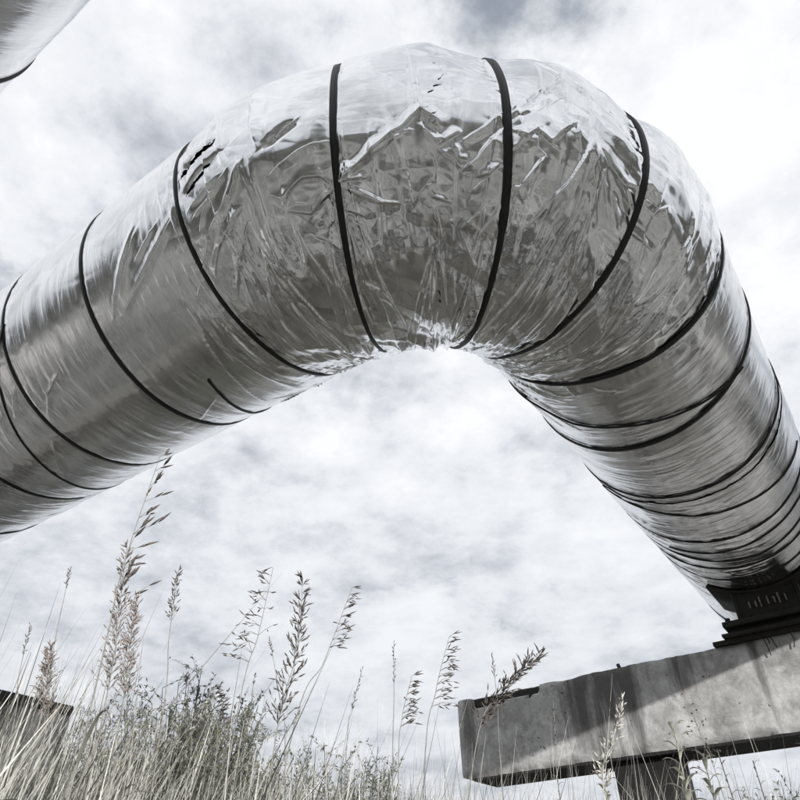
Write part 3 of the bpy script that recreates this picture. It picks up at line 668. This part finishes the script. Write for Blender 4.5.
# ------------------------------------------------------------------ steel saddles between beam and pipe
def saddle(label, f, cx, swap, detail):
    def B(n, a0, b0, z0, a1, b1, z1, mat=STEEL, par=None, bev=0.004, seed=0):
        c0, c1 = ((b0+cx, a0+f, z0), (b1+cx, a1+f, z1)) if swap else ((a0+f, b0+cx, z0), (a1+f, b1+cx, z1))
        return block(n, c0, c1, mat, par, bev, 0.001, seed)
    root = empty('pipe_saddle', loc(*((cx, f+0.2, -0.75) if swap else (f+0.2, cx, -0.75))))
    tag(root, label, 'saddle', 'steel saddles carrying the pipes')
    B('base_plate', -0.03, -0.37, -0.758, 0.33, 0.37, -0.732, par=root)
    B('lower_flange', -0.075, -0.30, -0.731, 0.37, 0.30, -0.712, par=root)
    B('web', -0.03, -0.25, -0.713, 0.33, 0.25, -0.684, par=root)
    fl = B('upper_flange', -0.10, -0.275, -0.685, 0.39, 0.275, -0.655, par=root)
    # cradle that follows the round of the pipe
    for s in (-1, 1):
        B('cradle_side', -0.075, s*0.17-0.012, -0.656, 0.36, s*0.17+0.012, -0.462, par=root)
    cf = B('cradle_face', -0.07, -0.17, -0.656, -0.05, 0.17, -0.50, par=root)
    B('cradle_face', 0.33, -0.17, -0.656, 0.35, 0.17, -0.50, par=root)
    # half round strap the pipe lies in
    th = np.linspace(R_(-125), R_(-55), 40); V = []
    for r in (RAD+0.007, RAD+0.022):
        for a in (-0.09, 0.37):
            for t in th:
                b_ = math.cos(t)*r*(-1)
                V.append(loc(*((b_+cx, a+f, r*math.sin(t)) if swap else (a+f, b_+cx, r*math.sin(t)))))
    n = len(th); I = np.arange(4*n).reshape(4, n); F = []
    for a, b in ((0, 1), (1, 3), (3, 2), (2, 0)):
        F.append(np.stack([I[a][:-1], I[a][1:], I[b][1:], I[b][:-1]], -1))
    mesh_obj('cradle_strap', np.array(V), np.concatenate(F), STEEL, root, False)
    if detail:
        rg = random.Random(4)
        for i in range(7):
            b = 0.10-i*0.034+rg.uniform(-.006, .006); hh = rg.uniform(0.03, 0.055)
            sf = B('stiffener', -0.082, b-0.004, -0.60-rg.uniform(0, .012), -0.069, b+0.004, -0.60+hh, RIB, root, 0.0015, i); sf.parent = cf
        for i, b in enumerate((0.24, 0.12, -0.05, -0.22)):
            bo = B('bolt', -0.093, b-0.013, -0.654, -0.065, b+0.013, -0.634, STEEL, root, 0.004, 20+i); bo.parent = fl
        for i in range(6):
            b = rg.uniform(-.26, .24); L = rg.choice((0.03, 0.05, 0.09, 0.16))*rg.uniform(.7, 1.2)
            rod('loose_wire', [(3.255, b, -0.735), (3.25, b+0.004, -0.76), (3.252, b-0.004, -0.76-L*0.5), (3.256, b-rg.uniform(-.02, .03), -0.76-L)], 0.0028, STEEL, root, 5)
saddle('black steel saddle with flanged plates under the elbow pipe on the streaked beam', 3.27, 0.0, False, True)
saddle('black steel saddle under the twin pipe on the streaked beam', 3.27, -GAP, False, False)
saddle('black steel saddle under the elbow pipe on the pale beam', 4.376, 0.0, True, False)
saddle('black steel saddle under the twin pipe on the pale beam', 4.376, -GAP, True, False)

# ------------------------------------------------------------------ vegetation
rng = np.random.default_rng(11)
STRAW = np.array([0.50, 0.485, 0.44]); PALE = np.array([0.70, 0.685, 0.635]); GREY = np.array([0.24, 0.245, 0.205]); DUSK = np.array([0.10, 0.098, 0.085]); GREEN = np.array([0.16, 0.18, 0.105]); BROWN = np.array([0.16, 0.138, 0.125])
def blades(B, Ht, lean, az, width, cols, seg=4, curl=1.6):
    """many tapering grass blades at once. B (n,3) roots, Ht heights, lean = sideways reach at the tip, az = heading of the lean"""
    n = len(B); t = np.linspace(0, 1, seg+1)
    D = np.stack([np.cos(az), np.sin(az), np.zeros(n)], 1)
    fa = az+rng.uniform(-1.3, 1.3, n)+math.pi/2; Wd = np.stack([np.cos(fa), np.sin(fa), np.zeros(n)], 1)
    spine = B[:, None]+D[:, None]*(lean[:, None]*t[None]**curl)[..., None]
    spine[..., 2] += Ht[:, None]*(t-0.12*(lean/np.maximum(Ht, .01))[:, None]*t**3)
    w = width[:, None]*np.array([0.8, 1.0, 0.85, 0.55, 0.06]+[0.06]*(seg-4))[None, :seg+1]
    L = spine-Wd[:, None]*w[..., None]/2; Rr = spine+Wd[:, None]*w[..., None]/2
    V = np.stack([L, Rr], 2).reshape(n, -1, 3); k = 2*(seg+1)
    f = np.array([(2*i, 2*i+1, 2*i+3, 2*i+2) for i in range(seg)])
    F = (f[None]+(np.arange(n)*k)[:, None, None]).reshape(-1, 4)
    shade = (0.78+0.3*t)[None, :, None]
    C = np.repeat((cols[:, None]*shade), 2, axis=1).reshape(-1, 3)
    return V.reshape(-1, 3), F, C
def prof_tan(ax):
    """height of the sward as the slope above a lens-height level, by heading (degrees from +Y)"""
    return np.interp(ax, [-40, -30, -24, -18, -6, 0, 6, 14, 22, 30, 40], [.30, .27, .245, .22, .20, .175, .155, .145, .14, .135, .13])
def build_grass():
    P = []; 
    def field(n, dmin, dmax, amin, amax, low, high, wid, tall=False, palef=0.36):
        az = rng.uniform(amin, amax, n); d = np.sqrt(rng.uniform(dmin**2, dmax**2, n)); a = np.radians(az)
        B = np.stack([np.sin(a)*d, np.cos(a)*d, np.full(n, -0.06)], 1)
        # clumps
        cl = vnoise(B[:, 0]*2.1, B[:, 1]*2.1, 8)
        top = CAMZ+prof_tan(az)*d
        Ht = np.minimum(top, 1.25)*rng.uniform(low, high, n)*(1+0.12*cl)+0.06
        lean = Ht*np.abs(rng.normal(0.22, 0.16, n)); hd = rng.normal(0.1, 1.0, n)+np.where(rng.random(n) < 0.2, 2.5, 0)
        u = rng.random(n)[:, None]; base = np.where(u < palef, PALE*1.08, np.where(u < palef+0.18, STRAW*.9, np.where(u < palef+0.38, GREY*.8, DUSK*.7)))
        cols = base*rng.uniform(0.75, 1.12, (n, 1))
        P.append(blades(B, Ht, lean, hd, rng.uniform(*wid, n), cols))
    field(4200, 1.3, 2.4, -42, 2, 0.55, 0.95, (0.003, 0.0075))
    field(1500, 1.5, 2.6, 0, 40, 0.55, 0.95, (0.0025, 0.006))
    field(9000, 2.0, 4.6, -42, 2, 0.55, 1.00, (0.0035, 0.009))
    field(4200, 2.2, 5.0, 0, 40, 0.55, 1.00, (0.003, 0.008))
    field(3600, 4.0, 9.0, -42, 42, 0.40, 0.72, (0.005, 0.012))
    field(520, 1.6, 3.0, -40, 38, 0.95, 1.16, (0.0025, 0.005), palef=0.6)
    field(110, 1.5, 2.2, -38, -8, 1.05, 1.2, (0.003, 0.007), palef=0.3)
    field(260, 1.4, 2.6, -40, 38, 0.8, 1.02, (0.008, 0.014), palef=0.45)
    # the rest of the meadow round and behind the standpoint
    n = 9000; az = rng.uniform(40, 320, n); d = 0.9+9*rng.random(n)**0.8; a = np.radians(az)
    B = np.stack([np.sin(a)*d, np.cos(a)*d, np.full(n, -0.06)], 1); Ht = rng.uniform(0.25, 0.85, n)*(0.7+0.5*np.abs(vnoise(B[:, 0]*.9, B[:, 1]*.9, 3)))
    u = rng.random(n)[:, None]; base = np.where(u < .5, PALE, np.where(u < .75, STRAW, GREY))
    P.append(blades(B, Ht, Ht*np.abs(rng.normal(.3, .2, n)), rng.normal(0.1, 1.2, n), rng.uniform(.004, .011, n), base*rng.uniform(.75, 1.1, (n, 1))))
    V = []; F = []; C = []; k = 0
    for v, f, c in P: V.append(v); F.append(f+k); C.append(c); k += len(v)
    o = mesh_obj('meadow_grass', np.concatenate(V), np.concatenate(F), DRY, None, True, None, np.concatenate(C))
    tag(o, 'thick sward of dry pale grass blades under the pipes', 'grass', None, 'stuff')
build_grass()

def spikelet(mb, p, d, L, w, c):
    """slim pointed seed scale cluster"""
    d = d/np.linalg.norm(d); a = np.cross(d, [0.31, 0.2, 0.9]); a /= np.linalg.norm(a)+1e-9; b = np.cross(d, a)
    ring = [a, b, -a, -b]
    V = [p]+[p+d*L*0.38+q*w*0.5 for q in ring]+[p+d*L*0.72+q*w*0.32 for q in ring]+[p+d*L]
    F = [(0, 1+(j+1) % 4, 1+j, 1+j) for j in range(4)]+[(1+j, 1+(j+1) % 4, 5+(j+1) % 4, 5+j) for j in range(4)]+[(9, 5+j, 5+(j+1) % 4, 5+(j+1) % 4) for j in range(4)]
    mb.add(np.array(V), np.array(F), c)
def curve(pts, n):
    """Catmull-Rom through the points"""
    pts = [np.array(q, float) for q in pts]; pts = [2*pts[0]-pts[1]]+pts+[2*pts[-1]-pts[-2]]; out = []
    m = len(pts)-3
    for i in range(m):
        p0, p1, p2, p3 = pts[i:i+4]
        for t in np.linspace(0, 1, n, endpoint=(i == m-1)):
            out.append(0.5*((2*p1)+(-p0+p2)*t+(2*p0-5*p1+4*p2-p3)*t*t+(-p0+3*p1-3*p2+p3)*t**3))
    return np.array(out)
KIND = { # branches per node, nodes, branch length, spikelet length, width, sidedness angle, rise
 'big': (2, 10, .075, .032, .0052, 0.0, 1.1), 'plume': (5, 22, .045, .012, .0026, None, 1.5), 'compact': (4, 14, .022, .014, .0032, None, 2.0),
 'droopleft': (3, 12, .075, .020, .0034, math.pi, .55), 'dense': (4, 18, .050, .020, .0034, None, 1.2), 'open': (3, 9, .045, .020, .0034, 0.0, .8),
 'thin': (2, 12, .006, .010, .0022, None, 3.0), 'droopright': (3, 11, .055, .020, .0032, 0.0, .7), 'palehead': (3, 14, .035, .020, .0044, None, 1.6), 'dots': (2, 9, .055, .010, .0062, None, .9)}
def tall_grass(name, label, cat, kind, plen, pts, seed, pale=False, nleaf=2, group='tall seeding stalks'):
    r = np.random.default_rng(seed); sp = curve(pts, 10); root = empty(name, tuple(np.array(pts[0])-np.array([0, 0, .03])))
    tag(root, label, cat, group)
    L = np.concatenate([[0], np.cumsum(np.linalg.norm(np.diff(sp, axis=0), axis=1))]); tot = L[-1]
    at = lambda d: np.array([np.interp(d, L, sp[:, i]) for i in range(3)])
    tint = PALE if pale else (np.array([.40, .34, .31]) if kind == 'plume' else BROWN*1.15)
    mb = MB(); sc = (PALE if pale else STRAW*0.75); 
    mb.tube(sp, np.interp(L, [0, tot*.6, tot], [.0024, .0016, .0006]), 5, sc)
    st = mb.build('stem', DRY, root)
    nb, nn, bl, sl, sw, side, rise = KIND[kind]; pm = MB()
    for i in range(nn):
        u = i/(nn-1); d0 = tot-plen*(1-u)*0.98; p0 = at(d0); ax = at(min(tot, d0+.02))-at(d0-.02); ax /= np.linalg.norm(ax)
        k = nb if u < .85 else max(1, nb-1)
        for j in range(k):
            an = (side+r.normal(0, .75)) if side is not None else r.uniform(0, 2*math.pi)
            o = np.array([math.cos(an), math.sin(an)*.7, 0]); ln = bl*(1-.72*u)*r.uniform(.45, 1.15)
            d = o+ax*rise*r.uniform(.7, 1.3); d /= np.linalg.norm(d)
            droop = np.array([0, 0, -1])*ln*(.35 if rise < 1 else .12)*r.uniform(.3, 1.3)
            q = [p0, p0+d*ln*.5+droop*.2, p0+d*ln+droop]
            pm.tube(q, [.0006, .0005, .0004], 3, sc*.8, cap=False)
            e = (q[2]-q[1]); e /= np.linalg.norm(e)+1e-9
            m = 1 if kind in ('compact', 'thin', 'dots') else (3 if kind in ('plume', 'dense', 'palehead') else 2)
            for z in range(m):
                f = 1-.38*z; pp = q[0]+(q[2]-q[0])*f if z else q[2]
                dd = e+r.normal(0, .28, 3); spikelet(pm, pp, dd, sl*r.uniform(.7, 1.2), sw*r.uniform(.8, 1.2), tint*r.uniform(.6, 1.35))
    pm.build('seed_head', DRY, root)
    for i in range(nleaf):
        d0 = tot*r.uniform(.25, .62); p0 = at(d0); an = r.uniform(-.9, .9)+(math.pi if r.random() < .35 else 0); ln = r.uniform(.16, .34)
        n = 9; t = np.linspace(0, 1, n); o = np.array([math.cos(an), math.sin(an), 0]); w = np.cross(o, [0, 0, 1.0])
        spn = p0+o*(ln*.55*t[:, None]**1.3)+np.array([0, 0, 1])*(ln*(t-.75*t**2.6))[:, None]
        wd = .0045*np.sin(np.clip(t*1.02+.12, 0, 1)*math.pi)**.6*(1-.75*t)
        V = np.stack([spn-w*wd[:, None], spn+np.array([0, 0, -.0015]), spn+w*wd[:, None]], 1).reshape(-1, 3); I = np.arange(3*n).reshape(n, 3)
        F = np.concatenate([np.stack([I[:-1, a], I[:-1, a+1], I[1:, a+1], I[1:, a]], -1) for a in (0, 1)])
        lb = MB(); lb.add(V, F, (STRAW if r.random() < .6 else GREY)*r.uniform(.8, 1.1)); lb.build('leaf', DRY, root)
    return root
TALL = [
 ('oat_stalk', 'tallest drooping oat grass whose tip crosses the pipe edge', 'big', 0.36, (-0.55, 1.233, 0.0), (-0.557, 1.23, 0.898), (-0.562, 1.228, 1.124), (-0.545, 1.235, 1.398), 3),
 ('feather_stalk', 'slim reddish feathery grass beside the tallest oat grass', 'plume', 0.3, (-0.553, 1.341, 0.0), (-0.576, 1.331, 0.89), (-0.589, 1.325, 1.061), (-0.605, 1.318, 1.217), 2),
 ('feather_stalk', 'short reddish feathery grass behind the tallest oat grass', 'plume', 0.22, (-0.58, 1.492, 0.0), (-0.602, 1.482, 0.89), (-0.613, 1.478, 1.029), (-0.624, 1.473, 1.164), 2),
 ('reed_stalk', 'straight grass with one compact tuft standing above the bush', 'compact', 0.13, (-0.529, 1.616, 0.0), (-0.556, 1.607, 0.905), (-0.575, 1.6, 1.114), (-0.584, 1.596, 1.287), 1),
 ('brome_stalk', 'leaning brome grass with spikelets drooping towards the bush side', 'droopleft', 0.24, (-0.419, 1.545, 0.0), (-0.378, 1.555, 0.909), (-0.351, 1.561, 1.105), (-0.333, 1.565, 1.275), 2),
 ('brome_stalk', 'brome grass with the longest dense dark seed head', 'dense', 0.34, (-0.327, 1.516, 0.0), (-0.285, 1.523, 0.833), (-0.251, 1.529, 1.057), (-0.25, 1.53, 1.23), 2),
 ('brome_stalk', 'strongly leaning brome grass with an open airy head', 'open', 0.16, (-0.365, 1.564, 0.0), (-0.26, 1.579, 0.872), (-0.194, 1.588, 1.052), (-0.135, 1.594, 1.229), 1),
 ('reed_stalk', 'low bare spike leaning beside the open headed brome', 'thin', 0.1, (-0.178, 1.691, 0.0), (-0.149, 1.693, 0.84), (-0.136, 1.695, 0.967), (-0.114, 1.696, 1.059), 1),
 ('reed_stalk', 'upright hair thin spike between the brome grasses', 'thin', 0.1, (-0.049, 1.699, 0.0), (-0.042, 1.699, 0.789), (-0.036, 1.7, 0.988), (-0.034, 1.7, 1.124), 0),
 ('brome_stalk', 'short brome grass beside the hair thin upright spike', 'open', 0.12, (-0.053, 1.699, 0.0), (-0.03, 1.7, 0.799), (-0.018, 1.7, 0.943), (0.009, 1.7, 1.042), 1),
 ('brome_stalk', 'brome grass with a comb like head nodding towards the streaked beam', 'droopright', 0.17, (-0.025, 1.651, 0.0), (0.028, 1.65, 0.809), (0.065, 1.649, 0.994), (0.104, 1.647, 1.117), 1),
 ('brome_stalk', 'bowed brome grass whose head hangs before the end of the streaked beam', 'dense', 0.22, (-0.022, 1.611, 0.0), (0.13, 1.595, 0.816), (0.218, 1.585, 0.973), (0.306, 1.57, 1.043), 2),
 ('reed_stalk', 'single thin spike rising past the end of the streaked beam', 'thin', 0.06, (0.201, 1.789, 0.0), (0.213, 1.787, 0.795), (0.223, 1.786, 1.003), (0.222, 1.786, 1.114), 0),
 ('reed_stalk', 'bleached pale grass head in front of the streaked beam', 'palehead', 0.22, (0.364, 1.869, 0.0), (0.459, 1.844, 0.786), (0.502, 1.833, 0.902), (0.546, 1.82, 0.998), 2),
 ('feather_stalk', 'reddish plume grass in front of the pale beam', 'plume', 0.16, (-0.718, 1.542, 0.0), (-0.763, 1.519, 0.827), (-0.789, 1.506, 0.979), (-0.804, 1.498, 1.068), 2),
 ('brome_stalk', 'small brome tuft just above the bush top', 'open', 0.09, (-0.427, 1.749, 0.0), (-0.457, 1.741, 0.836), (-0.471, 1.737, 0.964), (-0.487, 1.733, 1.032), 1),
 ('reed_stalk', 'tall dark bare stalk before the pale beam', 'thin', 0.05, (-0.759, 1.522, 0.0), (-0.783, 1.509, 0.881), (-0.799, 1.5, 1.086), (-0.811, 1.494, 1.253), 1),
 ('reed_stalk', 'shorter dark bare stalk before the pale beam', 'thin', 0.07, (-0.785, 1.509, 0.0), (-0.821, 1.488, 0.841), (-0.841, 1.477, 0.994), (-0.851, 1.472, 1.111), 1),
 ('reed_stalk', 'faint thin stalk behind the dense headed brome', 'thin', 0.05, (-0.269, 1.882, 0.0), (-0.316, 1.874, 0.875), (-0.343, 1.869, 1.04), (-0.384, 1.861, 1.197), 0),
 ('seeding_weed', 'branched weed with dark round seed buds before the lit beam face', 'dots', 0.18, (0.813, 1.937, 0.0), (0.788, 1.947, 0.792), (0.776, 1.951, 0.918), (0.77, 1.954, 1.018), 1),
 ('reed_stalk', 'thin pale spike in front of the sooty streaks on the beam', 'thin', 0.12, (0.357, 1.968, 0.0), (0.378, 1.964, 0.804), (0.387, 1.962, 0.919), (0.399, 1.96, 1.043), 0)]
for i, (nm, lab, kd, pl, a, b, c, d, nl) in enumerate(TALL):
    tall_grass(nm, lab, 'weed' if nm == 'seeding_weed' else 'stalk', kd, pl, (a, b, c, d), 40+i, kd == 'palehead', nl)

def leaf_mesh(mb, p, d, nrm, L, w, c, seg=4, droop=.25):
    t = np.linspace(0, 1, seg+1); d = d/np.linalg.norm(d); sd = np.cross(d, nrm); sd /= np.linalg.norm(sd)+1e-9
    wd = w*np.sin(np.clip(t*.93+.07, 0, 1)*math.pi)**.8*.5
    spn = p+d*(L*t)[:, None]+np.array([0, 0, -1])*(droop*L*t**2)[:, None]
    V = np.stack([spn-sd*wd[:, None]+nrm*(wd*.35)[:, None], spn, spn+sd*wd[:, None]+nrm*(wd*.35)[:, None]], 1).reshape(-1, 3)
    I = np.arange(3*(seg+1)).reshape(-1, 3)
    mb.add(V, np.concatenate([np.stack([I[:-1, a], I[:-1, a+1], I[1:, a+1], I[1:, a]], -1) for a in (0, 1)]), c)
def bush(label, c, rx, ry, h, n, seed):
    """fine twigged shrub: stems fanning from the root, twigs and tiny leaves in clumps"""
    r = np.random.default_rng(seed); root = empty('bush', (c[0], c[1], -.03)); tag(root, label, 'bush', 'shrubs in the meadow')
    tw = MB(); lf = MB(); tips = []
    for i in range(n):
        an = r.uniform(0, 2*math.pi); k = r.random()**.6; tx = c[0]+math.cos(an)*rx*k; ty = c[1]+math.sin(an)*ry*k
        tz = h*(1-.42*k**2)*r.uniform(.72, 1.06)
        q = curve([(c[0]+.12*math.cos(an)*rx, c[1]+.12*math.sin(an)*ry, 0), (c[0]+math.cos(an)*rx*k*.5, c[1]+math.sin(an)*ry*k*.5, tz*.55), (tx, ty, tz)], 5)
        tw.tube(q, np.linspace(.005, .0012, len(q)), 4, GREY*.55)
        for j in range(13):
            u = r.uniform(.50, 1.0); p0 = np.array([np.interp(u*(len(q)-1), np.arange(len(q)), q[:, z]) for z in range(3)])
            d = r.normal(0, 1, 3)+np.array([0, 0, .9]); d /= np.linalg.norm(d); ln = r.uniform(.06, .16)
            tw.tube([p0, p0+d*ln*.5, p0+d*ln+np.array([0, 0, -.01])], [.0013, .001, .0006], 3, GREY*.8, cap=False)
            base = GREY*1.15 if r.random() < .62 else (PALE*.95 if r.random() < .6 else GREEN*1.1)
            for z in range(13):
                f = r.uniform(.15, 1.05); dd = d*.7+r.normal(0, .8, 3); nr = r.normal(0, 1, 3)+np.array([0, 0, 1.2]); nr /= np.linalg.norm(nr)
                L_ = r.uniform(.012, .028); dd = dd/np.linalg.norm(dd); sd = np.cross(dd, nr); sd /= np.linalg.norm(sd)+1e-9; w_ = r.uniform(.002, .0045); q0 = p0+d*ln*f
                lf.add(np.array([q0, q0+dd*L_*.45+sd*w_+nr*w_*.5, q0+dd*L_, q0+dd*L_*.45-sd*w_+nr*w_*.5]), np.array([(0, 1, 2), (0, 2, 3)]), base*r.uniform(.55, 1.3))
    tw.build('twigs', LEAF, root); o = lf.build('foliage', LEAF, root); o['kind'] = 'stuff'
bush('wide fine leaved grey green bush behind the brome grasses', (-0.92, 3.05), .66, .5, 1.42, 420, 1)
bush('smaller fine leaved bush at the end of the pale beam', (-1.42, 3.25), .35, .35, 1.36, 150, 2)
bush('low thin bush at the foot of the brome grasses', (-0.30, 3.45), .5, .4, 1.24, 130, 3)
bush('low bush below the lit beam face', (1.55, 3.3), .45, .4, .98, 45, 4)

def leafy(name, label, base, top, nlv, L, w, seed, green, spiral=2.4, u0=.62):
    r = np.random.default_rng(seed); root = empty(name, (base[0], base[1], -.03)); tag(root, label, 'plant', 'leafy weeds before the beam')
    q = curve([base, (np.array(base)+np.array(top))/2+np.array([r.uniform(-.02, .02), r.uniform(-.02, .02), 0]), top], 8)
    mb = MB(); mb.tube(q, np.linspace(.0042, .0014, len(q)), 6, green*.9); mb.build('stem', LEAF, root)
    for i in range(nlv):
        u = u0+(.99-u0)*i/(nlv-1); p0 = np.array([np.interp(u*(len(q)-1), np.arange(len(q)), q[:, z]) for z in range(3)])
        an = i*spiral+r.uniform(-.3, .3); d = np.array([math.cos(an), math.sin(an), .45+.9*u]); k = (1.15-.75*u)*r.uniform(.8, 1.15)
        lm = MB(); leaf_mesh(lm, p0, d, np.array([0, 0, 1.0]), L*k, w*k, green*r.uniform(.75, 1.25), 6, .55); lm.build('leaf', LEAF, root)
PG = np.array([.37, .37, .31])
leafy('leafy_weed', 'broad leaved pale weed in front of the tarred pillar', (0.66, 1.93, 0), (0.69, 1.90, .96), 22, .17, .026, 1, PG*1.6, 2.4, .74)
leafy('leafy_weed', 'darker broad leaved weed crowding the pale one before the pillar', (0.74, 1.98, 0), (0.77, 1.96, .90), 18, .16, .030, 6, PG*1.1, 2.4, .74)
leafy('leafy_weed', 'low broad leaved weed at the foot of the sooty beam streaks', (0.52, 2.00, 0), (0.50, 1.98, .87), 16, .15, .024, 7, PG*1.4, 2.4, .78)
leafy('willow_herb', 'slim willow herb with narrow whorled leaves below the lit beam face', (0.90, 2.05, 0), (0.86, 2.08, .93), 26, .075, .012, 2, PG*.75)
leafy('willow_herb', 'shorter willow herb standing under the beam beside the slim one', (0.98, 2.10, 0), (0.95, 2.08, .90), 22, .075, .012, 3, PG*.7)
leafy('willow_herb', 'willow herb rising in the gap under the beam near the twin pipe', (1.05, 1.93, 0), (1.03, 1.94, .93), 24, .08, .013, 4, PG*.7)
leafy('willow_herb', 'pale willow herb at the foot of the beam end', (0.42, 2.35, 0), (0.45, 2.33, .92), 18, .08, .013, 5, PG)
